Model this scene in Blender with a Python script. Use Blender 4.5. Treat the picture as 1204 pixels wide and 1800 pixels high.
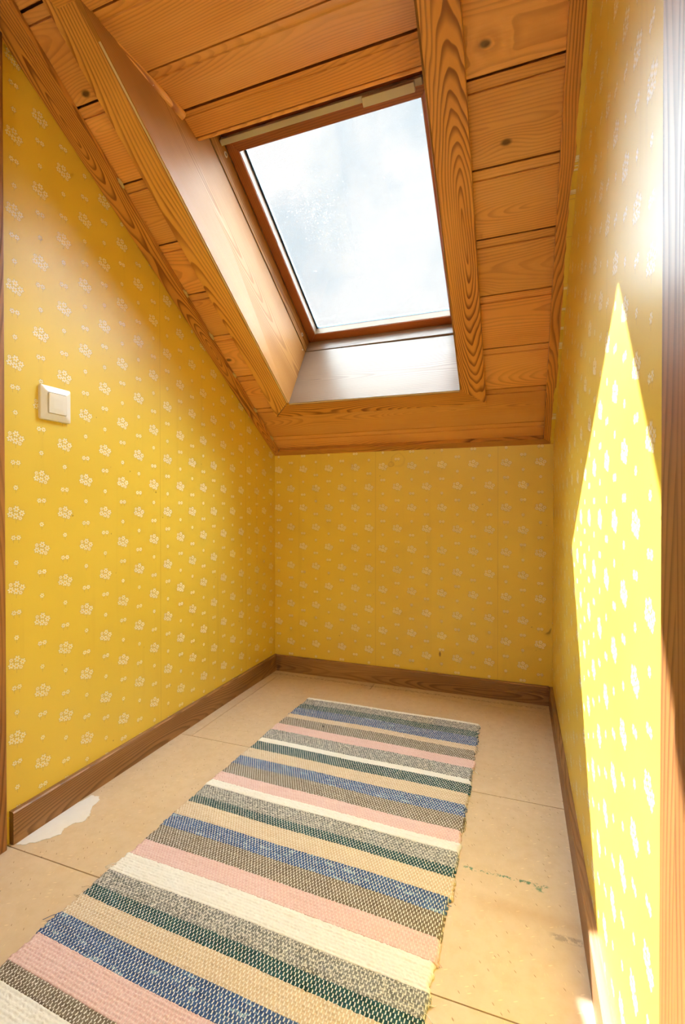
import bpy, bmesh, math, random
import numpy as np
from mathutils import Matrix, Vector

for _o in list(bpy.data.objects):
    bpy.data.objects.remove(_o)
scene = bpy.context.scene
COL = scene.collection

# ------------------------------------------------------------------ room numbers (metres)
YB = 2.05            # knee wall
XL, XR = -1.1043, 0.1223
ZK = 1.0256          # height of the knee wall
TN = 0.6288          # roof pitch
CA = 1 / math.sqrt(1 + TN * TN)
SA = TN * CA
HC = 0.7739          # camera height
YAW, PITCH, ROLL = 0.3539, -0.0075, -0.0005
FPX = 843.78

# ------------------------------------------------------------------ camera
fw = Vector((-math.sin(YAW) * math.cos(PITCH), math.cos(YAW) * math.cos(PITCH), math.sin(PITCH)))
r_ = Vector((math.cos(YAW), math.sin(YAW), 0))
u_ = r_.cross(fw)
r2 = r_ * math.cos(ROLL) + u_ * math.sin(ROLL)
u2 = u_ * math.cos(ROLL) - r_ * math.sin(ROLL)
cam = bpy.data.cameras.new('camera')
cam.sensor_fit = 'VERTICAL'
cam.sensor_height = 24.0
cam.sensor_width = 36.0
cam.lens = FPX * 24.0 / 1800.0
cam.clip_start = 0.01
camo = bpy.data.objects.new('camera', cam)
COL.objects.link(camo)
camo.matrix_world = Matrix(((r2.x, u2.x, -fw.x, 0), (r2.y, u2.y, -fw.y, 0), (r2.z, u2.z, -fw.z, HC), (0, 0, 0, 1)))
scene.camera = camo

# ------------------------------------------------------------------ view, sky, sun, added fill sun
scene.view_settings.view_transform = 'Standard'
scene.view_settings.look = 'None'
scene.view_settings.gamma = 1.0
scene.view_settings.exposure = 0.2
scene.view_settings.use_curve_mapping = False
scene.cycles.use_denoising = True
scene.cycles.max_bounces = 6
scene.cycles.diffuse_bounces = 4
scene.cycles.glossy_bounces = 3
scene.cycles.use_adaptive_sampling = True
scene.cycles.adaptive_threshold = 0.08
scene.cycles.adaptive_min_samples = 12
scene.cycles.use_light_tree = False
scene.cycles.caustics_reflective = False
scene.cycles.caustics_refractive = False
scene.cycles.transparent_max_bounces = 12
scene.cycles.sample_clamp_indirect = 6.0

SKY_STRENGTH = 1.12
SUN_POWER = 32.0
SKY_FILL_POWER = 52.0
FILL_LAMP_POWER = 37.0
SUN_DIR = Vector((1.0, -1.224, -1.695)).normalized()

world = bpy.data.worlds.new('sky')
scene.world = world
world.use_nodes = True
wn = world.node_tree
wn.nodes.clear()
w_out = wn.nodes.new('ShaderNodeOutputWorld')
w_bg = wn.nodes.new('ShaderNodeBackground')
w_tc = wn.nodes.new('ShaderNodeTexCoord')
w_mp = wn.nodes.new('ShaderNodeMapping')
w_mp.inputs['Location'].default_value = (0.35, 0.1, 0.0)
w_no = wn.nodes.new('ShaderNodeTexNoise')
w_no.inputs['Scale'].default_value = 4.2
w_no.inputs['Detail'].default_value = 4.0
w_no.inputs['Roughness'].default_value = 0.5
w_rp = wn.nodes.new('ShaderNodeValToRGB')
w_rp.color_ramp.elements[0].position = 0.37
w_rp.color_ramp.elements[0].color = (0.63, 0.72, 0.78, 1)
w_rp.color_ramp.elements[1].position = 0.51
w_rp.color_ramp.elements[1].color = (0.87, 0.88, 0.885, 1)
wn.links.new(w_tc.outputs['Generated'], w_mp.inputs['Vector'])
wn.links.new(w_mp.outputs[0], w_no.inputs['Vector'])
wn.links.new(w_no.outputs['Fac'], w_rp.inputs['Fac'])
wn.links.new(w_rp.outputs['Color'], w_bg.inputs['Color'])
w_bg.inputs['Strength'].default_value = SKY_STRENGTH
wn.links.new(w_bg.outputs[0], w_out.inputs['Surface'])


def sun_lamp(name, direction, power, angle, color):
    d = bpy.data.lights.new(name, 'SUN')
    d.energy = power
    d.angle = angle
    d.color = color
    o = bpy.data.objects.new(name, d)
    COL.objects.link(o)
    o.rotation_euler = direction.to_track_quat('-Z', 'Y').to_euler()
    o.location = -direction * 6 + Vector((-.5, 1.5, 1.5))
    return o


sun_lamp('sun', SUN_DIR, SUN_POWER, math.radians(0.6), (1.0, 0.98, 0.95))
# added wide sun lamp: extra soft daylight for the interior, beyond the sky's own
sun_lamp('added_sky_fill', Vector((0.08, -0.70, -0.71)).normalized(), SKY_FILL_POWER, math.radians(135), (0.80, 0.94, 1.0))

# ------------------------------------------------------------------ node helper
class NT:
    def __init__(self, name):
        self.m = bpy.data.materials.new(name)
        self.m.use_nodes = True
        self.t = self.m.node_tree
        self.t.nodes.clear()
        self.out = self.n('OutputMaterial')

    def n(self, typ, **kw):
        nd = self.t.nodes.new('ShaderNode' + typ)
        for k, v in kw.items():
            setattr(nd, k, v)
        return nd

    def put(self, sock, v):
        if isinstance(v, bpy.types.NodeSocket):
            self.t.links.new(v, sock)
        else:
            if sock.type == 'RGBA' and len(v) == 3:
                v = (*v, 1)
            sock.default_value = v

    def math(self, op, a, b=None, c=None, clamp=False):
        nd = self.n('Math', operation=op, use_clamp=clamp)
        self.put(nd.inputs[0], a)
        if b is not None:
            self.put(nd.inputs[1], b)
        if c is not None:
            self.put(nd.inputs[2], c)
        return nd.outputs[0]

    def vmath(self, op, a, b=None):
        nd = self.n('VectorMath', operation=op)
        self.put(nd.inputs[0], a)
        if b is not None:
            self.put(nd.inputs[1], b)
        return nd.outputs['Value'] if op in ('LENGTH', 'DISTANCE', 'DOT_PRODUCT') else nd.outputs['Vector']

    def sep(self, v):
        nd = self.n('SeparateXYZ')
        self.put(nd.inputs[0], v)
        return nd.outputs[0], nd.outputs[1], nd.outputs[2]

    def comb(self, x, y, z=0.0):
        nd = self.n('CombineXYZ')
        for i, v in enumerate((x, y, z)):
            self.put(nd.inputs[i], v)
        return nd.outputs[0]

    def noise(self, vec, scale, detail=3.0, rough=0.5, color=False):
        nd = self.n('TexNoise')
        self.put(nd.inputs['Vector'], vec)
        nd.inputs['Scale'].default_value = scale
        nd.inputs['Detail'].default_value = detail
        nd.inputs['Roughness'].default_value = rough
        return nd.outputs['Color'] if color else nd.outputs['Fac']

    def smooth(self, v, a, b, lo=0.0, hi=1.0):
        nd = self.n('MapRange', interpolation_type='SMOOTHSTEP')
        self.put(nd.inputs['Value'], v)
        for k, x in (('From Min', a), ('From Max', b), ('To Min', lo), ('To Max', hi)):
            self.put(nd.inputs[k], x)
        return nd.outputs[0]

    def mix(self, fac, a, b, blend='MIX'):
        nd = self.n('Mix', data_type='RGBA', blend_type=blend)
        self.put(nd.inputs[0], fac)
        self.put(nd.inputs[6], a)
        self.put(nd.inputs[7], b)
        return nd.outputs[2]

    def ramp(self, fac, stops):
        nd = self.n('ValToRGB')
        e = nd.color_ramp.elements
        while len(e) < len(stops):
            e.new(0.5)
        for i, (p, c) in enumerate(stops):
            e[i].position = p
            e[i].color = (*c, 1)
        self.put(nd.inputs[0], fac)
        return nd.outputs[0]

    def bsdf(self, color, rough=0.5, spec=0.5, bump=None, bump_d=0.001, bump_s=0.5, coat=0.0, coat_r=0.2, metal=0.0):
        b = self.n('BsdfPrincipled')
        self.put(b.inputs['Base Color'], color)
        self.put(b.inputs['Roughness'], rough)
        self.put(b.inputs['Specular IOR Level'], spec)
        self.put(b.inputs['Metallic'], metal)
        self.put(b.inputs['Coat Weight'], coat)
        self.put(b.inputs['Coat Roughness'], coat_r)
        if bump is not None:
            bp = self.n('Bump')
            bp.inputs['Strength'].default_value = bump_s
            bp.inputs['Distance'].default_value = bump_d
            self.put(bp.inputs['Height'], bump)
            self.t.links.new(bp.outputs[0], b.inputs['Normal'])
        self.t.links.new(b.outputs[0], self.out.inputs['Surface'])
        return self.m


def simple(name, color, rough=0.5, spec=0.5, metal=0.0):
    return NT(name).bsdf(color, rough, spec, metal=metal)


# ------------------------------------------------------------------ materials
def wood(name, light, mid, dark, ring=0.007, contrast=0.8, swirl=0.016, tilt=0.10, rough=0.4, coat=0.15, knots=0.0, fibre=0.25, spec=0.45):
    """Sawn softwood; local x runs along the piece."""
    T = NT(name)
    tc = T.n('TexCoord').outputs['Object']
    rnd = T.n('ObjectInfo').outputs['Random']
    x, y, z = T.sep(tc)
    rx = T.math('MULTIPLY', rnd, 61.0)
    xo = T.math('ADD', x, rx)
    ry = T.math('FRACT', T.math('MULTIPLY', rnd, 17.31))
    rz = T.math('FRACT', T.math('MULTIPLY', rnd, 5.77))
    p = T.comb(T.math('MULTIPLY', xo, 0.22), y, z)
    nz = T.noise(p, 9.0, 3.0, 0.5, color=True)
    nx, ny, nzz = T.sep(nz)
    warp = T.math('MULTIPLY', T.math('SUBTRACT', nx, 0.5), swirl * 2.2)
    yy = T.math('ADD', T.math('SUBTRACT', y, T.math('MULTIPLY_ADD', ry, 0.09, -0.045)), warp)
    zz = T.math('ADD', z, T.math('MULTIPLY_ADD', rz, 0.045, 0.012))
    tl = T.math('MULTIPLY', T.math('SINE', T.math('MULTIPLY_ADD', rnd, 40.0, T.math('MULTIPLY', x, 5.0))), tilt * 0.2)
    zz = T.math('ADD', T.math('ADD', zz, tl), T.math('MULTIPLY', T.math('SUBTRACT', ny, 0.5), swirl * 2.0))
    rr = T.math('SQRT', T.math('ADD', T.math('MULTIPLY', yy, yy), T.math('MULTIPLY', zz, zz)))
    kn = None
    if knots > 0:
        vo = T.n('TexVoronoi', voronoi_dimensions='2D')
        T.put(vo.inputs['Vector'], T.comb(T.math('MULTIPLY', xo, 0.6), T.math('ADD', y, T.math('MULTIPLY', rnd, 9.0)), 0))
        vo.inputs['Scale'].default_value = 4.5
        vd = vo.outputs['Distance']
        keep = T.math('GREATER_THAN', T.sep(vo.outputs['Color'])[0], 1.0 - knots)
        kn = T.math('MULTIPLY', T.smooth(vd, 0.015, 0.045, 1.0, 0.0), keep)
        infl = T.math('MULTIPLY', T.smooth(vd, 0.0, 0.22, 1.0, 0.0), keep)
        rr = T.math('ADD', rr, T.math('MULTIPLY', infl, 0.012))
    g = T.math('FRACT', T.math('MULTIPLY', rr, 1.0 / ring))
    # slow rise, sharp fall: early wood to late wood
    late = T.math('MULTIPLY', T.smooth(g, 0.35, 0.86), T.smooth(g, 0.90, 1.0, 1.0, 0.0))
    varies = T.smooth(nzz, 0.3, 0.65, 0.45, 1.0)
    late = T.math('MULTIPLY', T.math('MULTIPLY', late, varies), contrast)
    broad = T.math('MULTIPLY_ADD', nx, 0.5, T.math('MULTIPLY', nzz, 0.5))
    base = T.mix(T.smooth(broad, 0.3, 0.7), light, mid)
    fib = T.noise(T.comb(T.math('MULTIPLY', xo, 6.0), T.math('MULTIPLY', y, 260.0), T.math('MULTIPLY', z, 260.0)), 1.0, 2.0)
    base = T.mix(T.smooth(fib, 0.35, 0.75, 0.0, fibre), base, mid)
    col = T.mix(late, base, dark)
    # each piece a little lighter or darker than its neighbours
    tone = T.math('MULTIPLY_ADD', T.math('FRACT', T.math('MULTIPLY', rnd, 91.7)), 0.22, 0.89)
    col = T.mix(1.0, col, T.comb(tone, tone, tone), 'MULTIPLY')
    if kn is not None:
        col = T.mix(T.math('MULTIPLY', kn, 0.85), col, (0.06, 0.018, 0.006))
    h = T.math('ADD', T.math('MULTIPLY', late, -0.6), fib)
    ro = T.math('MULTIPLY_ADD', late, 0.1, rough)
    return T.bsdf(col, ro, spec, bump=h, bump_d=0.0006, bump_s=0.35, coat=coat, coat_r=0.28)


M = {}
M['panel'] = wood('varnished_panel', (0.87, 0.475, 0.175), (0.78, 0.36, 0.105), (0.44, 0.17, 0.045), 0.0062, 0.5, 0.014, 0.16, 0.36, 0.25, 0.22, 0.45)
M['trim_wood'] = wood('varnished_trim', (0.84, 0.47, 0.13), (0.74, 0.37, 0.09), (0.30, 0.09, 0.016), 0.0085, 0.9, 0.014, 0.14, 0.34, 0.25, 0.0, 0.25)
M['trim_bold'] = wood('bold_trim', (0.72, 0.35, 0.09), (0.62, 0.27, 0.06), (0.22, 0.062, 0.012), 0.0060, 1.0, 0.020, 0.16, 0.34, 0.25, 0.0, 0.25)
M['lining'] = wood('lining_wood', (0.46, 0.235, 0.075), (0.39, 0.185, 0.055), (0.21, 0.08, 0.02), 0.006, 0.8, 0.007, 0.08, 0.5, 0.0, 0.0, 0.35, 0.18)
M['sill'] = wood('sill_lining_wood', (0.31, 0.215, 0.15), (0.27, 0.18, 0.12), (0.15, 0.085, 0.05), 0.007, 0.7, 0.007, 0.08, 0.36, 0.35, 0.0, 0.2)
M['sash'] = wood('sash_wood', (0.45, 0.15, 0.05), (0.36, 0.105, 0.032), (0.18, 0.045, 0.014), 0.006, 0.7, 0.006, 0.06, 0.33, 0.35, 0.0, 0.3)
M['base'] = wood('baseboard_wood', (0.36, 0.195, 0.09), (0.25, 0.12, 0.05), (0.10, 0.04, 0.014), 0.0040, 0.75, 0.009, 0.07, 0.45, 0.08, 0.10, 0.8)
M['casing'] = wood('casing_wood', (0.34, 0.15, 0.045), (0.25, 0.10, 0.028), (0.10, 0.032, 0.008), 0.008, 0.85, 0.012, 0.10, 0.46, 0.15, 0.0, 0.3)
M['white_plastic'] = simple('white_plastic', (0.83, 0.81, 0.77), 0.28, 0.5)
M['grey_metal'] = simple('grey_metal', (0.70, 0.69, 0.67), 0.4, 0.5, 0.0)
M['gasket'] = simple('black_gasket', (0.012, 0.012, 0.013), 0.6)
M['spacer'] = simple('blue_spacer', (0.035, 0.085, 0.14), 0.35, 0.5, 0.3)
M['cap'] = simple('screw_cap_plastic', (0.72, 0.70, 0.67), 0.35)
M['cap_dark'] = simple('screw_cap_recess', (0.22, 0.21, 0.20), 0.5)
M['foam'] = simple('insulation_foam', (0.62, 0.48, 0.26), 0.9, 0.1)
M['bare_edge'] = simple('bare_wood_edge', (0.80, 0.66, 0.47), 0.5, 0.3)
M['bead'] = simple('bleached_bead', (0.30, 0.20, 0.125), 0.5, 0.4)
M['roof'] = simple('roof_boarding', (0.25, 0.13, 0.06), 0.8)
M['plain_wall'] = simple('painted_plaster', (0.78, 0.72, 0.60), 0.7)
M['plain_ceiling'] = simple('painted_ceiling', (0.8, 0.78, 0.72), 0.7)


def glass_mat():
    T = NT('window_glass')
    tr = T.n('BsdfTransparent')
    tr.inputs[0].default_value = (0.985, 0.99, 0.99, 1)
    gl = T.n('BsdfGlossy')
    gl.inputs['Roughness'].default_value = 0.0
    fr = T.n('Fresnel')
    fr.inputs['IOR'].default_value = 1.45
    mx = T.n('MixShader')
    T.t.links.new(T.math('MULTIPLY', fr.outputs[0], 0.6), mx.inputs[0])
    T.t.links.new(tr.outputs[0], mx.inputs[1])
    T.t.links.new(gl.outputs[0], mx.inputs[2])
    T.t.links.new(mx.outputs[0], T.out.inputs['Surface'])
    return T.m


M['glass'] = glass_mat()


def wallpaper(name, axis, u0, v0, b, seams, ord0=0.0):
    """Yellow paper printed with daisies; axis = horizontal world axis (0 = x, 1 = y)."""
    T = NT(name)
    P = T.n('TexCoord').outputs['Object']
    xyz = T.sep(P)
    u = T.math('SUBTRACT', xyz[axis], u0)
    v = T.math('SUBTRACT', xyz[2], v0)
    w = 0.0644
    ui = T.math('MULTIPLY_ADD', u, 1 / w, 0.5)
    ci = T.math('FLOOR', ui)
    lu = T.math('MULTIPLY', T.math('SUBTRACT', T.math('FRACT', ui), 0.5), w)
    if axis == 1 and name.endswith('right'):
        lu = T.math('MULTIPLY', lu, -1.0)
    par = T.math('FLOORED_MODULO', ci, 2.0)
    order = T.math('FLOORED_MODULO', T.math('FLOOR', T.math('MULTIPLY_ADD', ci, 0.5, ord0)), 2.0)
    vi = T.math('ADD', T.math('MULTIPLY_ADD', v, 3.0 / b, 0.5), T.math('MULTIPLY', par, 1.5))
    kf = T.math('FLOOR', vi)
    k = T.math('FLOORED_MODULO', kf, 3.0)          # 0 bunch, 1 above it, 2 below it
    lv = T.math('MULTIPLY', T.math('SUBTRACT', T.math('FRACT', vi), 0.5), b / 3.0)
    isb = T.math('LESS_THAN', k, 0.5)
    is1 = T.math('COMPARE', k, 1.0, 0.25)
    # order 0: pair below, single above; order 1: the other way round
    pairv = T.math('ABSOLUTE', T.math('SUBTRACT', is1, T.math('SUBTRACT', 1.0, order)))  # 1 when pair
    notb = T.math('SUBTRACT', 1.0, isb)
    pair = T.math('MULTIPLY', notb, pairv)
    sing = T.math('MULTIPLY', notb, T.math('SUBTRACT', 1.0, pairv))
    L = T.comb(lu, lv, 0.0)
    # bunch: take the nearest of its six flower heads, in units of that head's radius
    vec = best = None
    for cx, cy, R in ((0.0010, 0.0096, 0.0080), (-0.0132, -0.0026, 0.0077), (-0.0006, -0.0066, 0.0082),
                      (0.0142, 0.0000, 0.0077), (-0.0132, 0.0096, 0.0050), (0.0102, -0.0118, 0.0052)):
        nd = T.n('VectorMath', operation='MULTIPLY_ADD')
        T.put(nd.inputs[0], L)
        nd.inputs[1].default_value = (1 / R, 1 / R, 0)
        nd.inputs[2].default_value = (-cx / R, -cy / R, 0)
        d = nd.outputs['Vector']
        r = T.vmath('LENGTH', d)
        if vec is None:
            vec, best = d, r
        else:
            near = T.math('LESS_THAN', r, best)
            mv = T.n('Mix', data_type='VECTOR')
            T.put(mv.inputs[0], near)
            T.put(mv.inputs[4], vec)
            T.put(mv.inputs[5], d)
            vec = mv.outputs[1]
            best = T.math('MINIMUM', best, r)
    ax = T.math('ABSOLUTE', lu)
    # pair: mirror; single: as it is
    pu = T.math('SUBTRACT', ax, T.math('MULTIPLY', pair, 0.0061))
    su = T.math('ADD', T.math('MULTIPLY', pu, pair), T.math('MULTIPLY', lu, sing))
    small = T.comb(T.math('MULTIPLY', su, 1 / 0.0062), T.math('MULTIPLY_ADD', lv, 1 / 0.0062, -0.2), 0.0)
    mv = T.n('Mix', data_type='VECTOR')
    T.put(mv.inputs[0], isb)
    T.put(mv.inputs[4], small)
    T.put(mv.inputs[5], vec)
    fxy = mv.outputs[1]
    fx_, fy_, _ = T.sep(fxy)
    Rr = T.vmath('LENGTH', fxy)
    cc = T.math('ABSOLUTE', T.math('COSINE', T.math('MULTIPLY_ADD', T.math('ARCTAN2', fy_, fx_), 3.0, 0.5)))
    D = T.math('DIVIDE', Rr, T.math('MULTIPLY_ADD', T.math('POWER', cc, 0.7), 0.70, 0.30))
    petal = T.smooth(D, 0.92, 1.06, 1.0, 0.0)
    line = T.math('MULTIPLY', T.smooth(D, 1.08, 1.4, 1.0, 0.0), 0.32)
    heart = T.smooth(Rr, 0.26, 0.36, 1.0, 0.0)
    # stalks
    sx_ = T.math('ABSOLUTE', T.math('SUBTRACT', ax, T.math('MULTIPLY', pair, 0.0061)))
    drop = T.math('MULTIPLY', isb, 0.0115)
    lo_ = T.math('ADD', lv, drop)
    stalk = T.math('MULTIPLY', T.math('LESS_THAN', sx_, 0.0006), T.math('MULTIPLY', T.math('LESS_THAN', lo_, -0.003), T.math('GREATER_THAN', lo_, -0.0118)))
    stalk = T.math('MULTIPLY', stalk, 0.5)
    # ground colour with faint age and handling marks
    big = T.noise(P, 3.0, 3.0)
    ground = T.mix(T.smooth(big, 0.35, 0.7), (0.81, 0.605, 0.085), (0.785, 0.57, 0.072))
    streak = T.noise(T.vmath('MULTIPLY', P, (30, 30, 1.2)), 1.0, 3.0)
    ground = T.mix(T.smooth(streak, 0.58, 0.78, 0.0, 0.16), ground, (0.52, 0.33, 0.05))
    spot = T.noise(P, 55.0, 2.0)
    ground = T.mix(T.smooth(spot, 0.765, 0.79, 0.0, 0.55), ground, (0.22, 0.11, 0.02))
    col = T.mix(stalk, ground, (0.40, 0.27, 0.11))
    col = T.mix(line, col, (0.36, 0.25, 0.13))
    col = T.mix(petal, col, (0.93, 0.88, 0.74))
    col = T.mix(T.math('MULTIPLY', heart, petal), col, (0.86, 0.60, 0.06))
    hb = T.noise(P, 260.0, 2.0)
    for sx in seams:
        dd = T.math('ABSOLUTE', T.math('SUBTRACT', xyz[axis], sx))
        s_ = T.smooth(dd, 0.0004, 0.0012, 0.5, 0.0)
        col = T.mix(s_, col, (0.45, 0.27, 0.035))
    if name.endswith('back'):
        q = T.vmath('MULTIPLY', T.vmath('SUBTRACT', T.comb(xyz[0], xyz[2], 0), (-0.317, 0.155, 0)), (180.0, 75.0, 0))
        col = T.mix(T.smooth(T.vmath('LENGTH', q), 0.5, 1.0, 0.8, 0.0), col, (0.16, 0.05, 0.01))
        # two damp rings under the slope and a smear
        for (cx, cz, R) in ((-0.529, 0.967, 0.013), (-0.50, 0.985, 0.03)):
            q = T.vmath('SUBTRACT', T.comb(xyz[0], xyz[2], 0), (cx, cz, 0))
            q = T.vmath('ADD', q, T.vmath('MULTIPLY', T.vmath('SUBTRACT', T.noise(P, 40.0, 2.0, color=True), (0.5, 0.5, 0.5)), (0.014, 0.014, 0.0)))
            rr = T.vmath('LENGTH', q)
            ring = T.math('MULTIPLY', T.smooth(rr, R * 0.75, R * 0.95), T.smooth(rr, R, R * 1.15, 1.0, 0.0))
            col = T.mix(T.math('MULTIPLY', ring, 0.35 if R < .02 else 0.12), col, (0.25, 0.10, 0.01))
            if R < .02:
                col = T.mix(T.smooth(rr, R * 0.9, R, 0.22, 0.0), col, (0.35, 0.16, 0.015))
    return T.bsdf(col, 0.33, 0.95, bump=hb, bump_d=0.0003, bump_s=0.15)


# phases measured on each wall
M['paper_left'] = wallpaper('wallpaper_left', 1, 0.852, 0.8508, 0.1755, (1.268, 0.74, 1.79), 0.5)
M['paper_back'] = wallpaper('wallpaper_back', 0, -1.0828 + 0.0, 0.958, 0.181, (-0.6012, -0.0838))
M['paper_right'] = wallpaper('wallpaper_right', 1, 0.622, 0.9329, 0.177, (1.35, 0.82))


def floor_mat():
    T = NT('chipboard')
    P = T.n('TexCoord').outputs['Object']
    rnd = T.n('ObjectInfo').outputs['Random']
    x, y, z = T.sep(P)
    n1 = T.noise(P, 3.2, 4.0)
    n2 = T.noise(P, 38.0, 4.0, 0.6)
    col = T.mix(T.smooth(n1, 0.3, 0.7), (0.65, 0.505, 0.36), (0.59, 0.45, 0.31))
    col = T.mix(T.smooth(n2, 0.35, 0.75, 0.0, 0.35), col, (0.50, 0.34, 0.19))
    # pale and dark chips
    for sc, lo, c, amt, ang in ((90.0, 0.93, (0.78, 0.62, 0.40), 0.75, 0.5), (120.0, 0.965, (0.24, 0.13, 0.06), 0.75, -0.9), (130.0, 0.92, (0.72, 0.55, 0.34), 0.7, 1.9)):
        ca, sa = math.cos(ang), math.sin(ang)
        a = T.math('MULTIPLY', T.math('ADD', T.math('MULTIPLY', x, ca), T.math('MULTIPLY', y, sa)), 0.5)
        b = T.math('MULTIPLY', T.math('SUBTRACT', T.math('MULTIPLY', y, ca), T.math('MULTIPLY', x, sa)), 2.0)
        vo = T.n('TexVoronoi', voronoi_dimensions='2D')
        T.put(vo.inputs['Vector'], T.comb(a, b, 0))
        vo.inputs['Scale'].default_value = sc
        keep = T.math('GREATER_THAN', T.sep(vo.outputs['Color'])[0], lo)
        m = T.math('MULTIPLY', T.smooth(vo.outputs['Distance'], 0.10, 0.24, amt, 0.0), keep)
        col = T.mix(m, col, c)
    # green crayon drag, grey scuffs and a brown water stain
    def drag(x0, x1, y0, hw, c, amt, thr):
        nn = T.noise(P, 90.0, 3.0, 0.7)
        bx = T.math('MULTIPLY', T.smooth(x, x0, x0 + 0.02), T.smooth(x, x1 - 0.01, x1, 1.0, 0.0))
        by = T.smooth(T.math('ABSOLUTE', T.math('SUBTRACT', y, y0)), hw * 0.4, hw, 1.0, 0.0)
        return T.mix(T.math('MULTIPLY', T.math('MULTIPLY', bx, by), T.smooth(nn, thr, thr + 0.1, 0.0, amt)), col, c)
    col = drag(-0.125, 0.06, 1.058, 0.006, (0.02, 0.17, 0.11), 0.85, 0.50)
    col = drag(0.02, 0.052, 1.050, 0.012, (0.02, 0.20, 0.12), 0.75, 0.46)
    col = drag(-0.94, -0.90, 1.14, 0.004, (0.10, 0.22, 0.12), 0.6, 0.5)
    col = drag(0.045, 0.112, 0.942, 0.010, (0.25, 0.19, 0.15), 0.6, 0.40)
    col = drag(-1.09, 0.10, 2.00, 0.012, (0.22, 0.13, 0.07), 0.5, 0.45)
    st = T.math('MULTIPLY', T.smooth(T.math('ABSOLUTE', T.math('SUBTRACT', y, 0.975)), 0.0, 0.03, 1.0, 0.0), T.smooth(x, -0.13, -0.03))
    col = T.mix(T.math('MULTIPLY', st, 0.28), col, (0.38, 0.19, 0.06))
    return T.bsdf(col, 0.5, 0.4, bump=n2, bump_d=0.0004, bump_s=0.25)


M['floor'] = floor_mat()


def filler_mat():
    T = NT('white_filler')
    P = T.n('TexCoord').outputs['Object']
    n = T.noise(P, 60.0, 3.0)
    return T.bsdf(T.mix(n, (0.84, 0.82, 0.81), (0.78, 0.75, 0.73)), 0.6, 0.3, bump=n, bump_d=0.001, bump_s=0.3)


M['filler'] = filler_mat()

WARP, WEFT = 0.0037, 0.0066


def rag(name, cols, warp_amt=1.0, mottle=0.0, pale=None):
    """Woven rag band: cotton warp floats over rag weft; uses the rug's own UVs (metres)."""
    T = NT(name)
    uv = T.n('UVMap').outputs['UV']
    u, v, _ = T.sep(uv)
    jit = T.noise(uv, 30.0, 2.0, color=True)
    jx, jy, _z = T.sep(jit)
    uu = T.math('MULTIPLY', T.math('ADD', u, T.math('MULTIPLY_ADD', jx, 0.0024, -0.0012)), 1 / WARP)
    vv = T.math('MULTIPLY', T.math('ADD', v, T.math('MULTIPLY_ADD', jy, 0.002, -0.001)), 1 / WEFT)
    par = T.math('FLOORED_MODULO', T.math('ADD', T.math('FLOOR', uu), T.math('FLOOR', vv)), 2.0)
    fx = T.math('ABSOLUTE', T.math('SUBTRACT', T.math('FRACT', uu), 0.5))
    fy = T.math('ABSOLUTE', T.math('SUBTRACT', T.math('FRACT', vv), 0.5))
    dash = T.math('MULTIPLY', T.math('MULTIPLY', T.smooth(fx, 0.17, 0.33, 1.0, 0.0), T.smooth(fy, 0.42, 0.52, 1.0, 0.0)), par)
    streak = T.noise(T.comb(T.math('MULTIPLY', u, 14.0), T.math('MULTIPLY', v, 150.0), 0), 1.0, 3.0, 0.6)
    fine = T.noise(T.comb(T.math('MULTIPLY', u, 90.0), T.math('MULTIPLY', v, 320.0), 0), 1.0, 2.0)
    col = T.mix(T.smooth(streak, 0.35, 0.65), cols[0], cols[1])
    col = T.mix(T.smooth(fine, 0.3, 0.8, 0.0, 0.5), col, cols[2])
    if mottle:
        mo = T.noise(T.comb(T.math('MULTIPLY', u, 120.0), T.math('MULTIPLY', v, 260.0), 3.1), 1.0, 2.0, 0.6)
        col = T.mix(T.smooth(mo, 0.5, 0.62, 0.0, mottle), col, (0.62, 0.60, 0.57))
    if pale:
        pn = T.noise(T.comb(T.math('MULTIPLY', u, 30.0), T.math('MULTIPLY', v, 110.0), 1.7), 1.0, 3.0)
        col = T.mix(T.smooth(pn, 0.60, 0.68, 0.0, 0.85), col, pale)
    col = T.mix(T.math('MULTIPLY', dash, 0.92 * warp_amt), col, (0.87, 0.86, 0.82))
    return T.bsdf(col, 0.9, 0.1, bump=fine, bump_d=0.001, bump_s=0.4)


RAG = {
    'white': rag('white_rag', ((0.86, 0.86, 0.84), (0.81, 0.80, 0.77), (0.75, 0.73, 0.69)), 0.5),
    'grey': rag('grey_rag', ((0.15, 0.155, 0.165), (0.27, 0.28, 0.29), (0.07, 0.072, 0.08)), 0.75, 0.8),
    'teal': rag('teal_rag', ((0.018, 0.065, 0.085), (0.032, 0.10, 0.125), (0.008, 0.025, 0.034)), 0.95),
    'beige': rag('beige_rag', ((0.60, 0.47, 0.34), (0.66, 0.54, 0.41), (0.46, 0.34, 0.23)), 0.7),
    'blue': rag('blue_rag', ((0.038, 0.08, 0.23), (0.08, 0.155, 0.36), (0.02, 0.04, 0.13)), 0.95, 0.0, (0.26, 0.40, 0.55)),
    'taupe': rag('taupe_rag', ((0.17, 0.135, 0.105), (0.25, 0.21, 0.17), (0.075, 0.06, 0.048)), 0.95),
    'pink': rag('pink_rag', ((0.71, 0.49, 0.49), (0.75, 0.55, 0.55), (0.62, 0.38, 0.38)), 0.35),
}

# ------------------------------------------------------------------ mesh helpers
def link(o, parent=None):
    COL.objects.link(o)
    if parent is not None:
        o.parent = parent
        o.matrix_parent_inverse = parent.matrix_world.inverted()
    return o


def tag(o, label=None, cat=None, kind=None, group=None):
    if label:
        o['label'] = label
    if cat:
        o['category'] = cat
    if kind:
        o['kind'] = kind
    if group:
        o['group'] = group
    return o


def empty(name, loc=(0, 0, 0)):
    o = bpy.data.objects.new(name, None)
    o.location = loc
    o.empty_display_size = 0.05
    COL.objects.link(o)
    bpy.context.view_layer.update()
    return o


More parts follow.
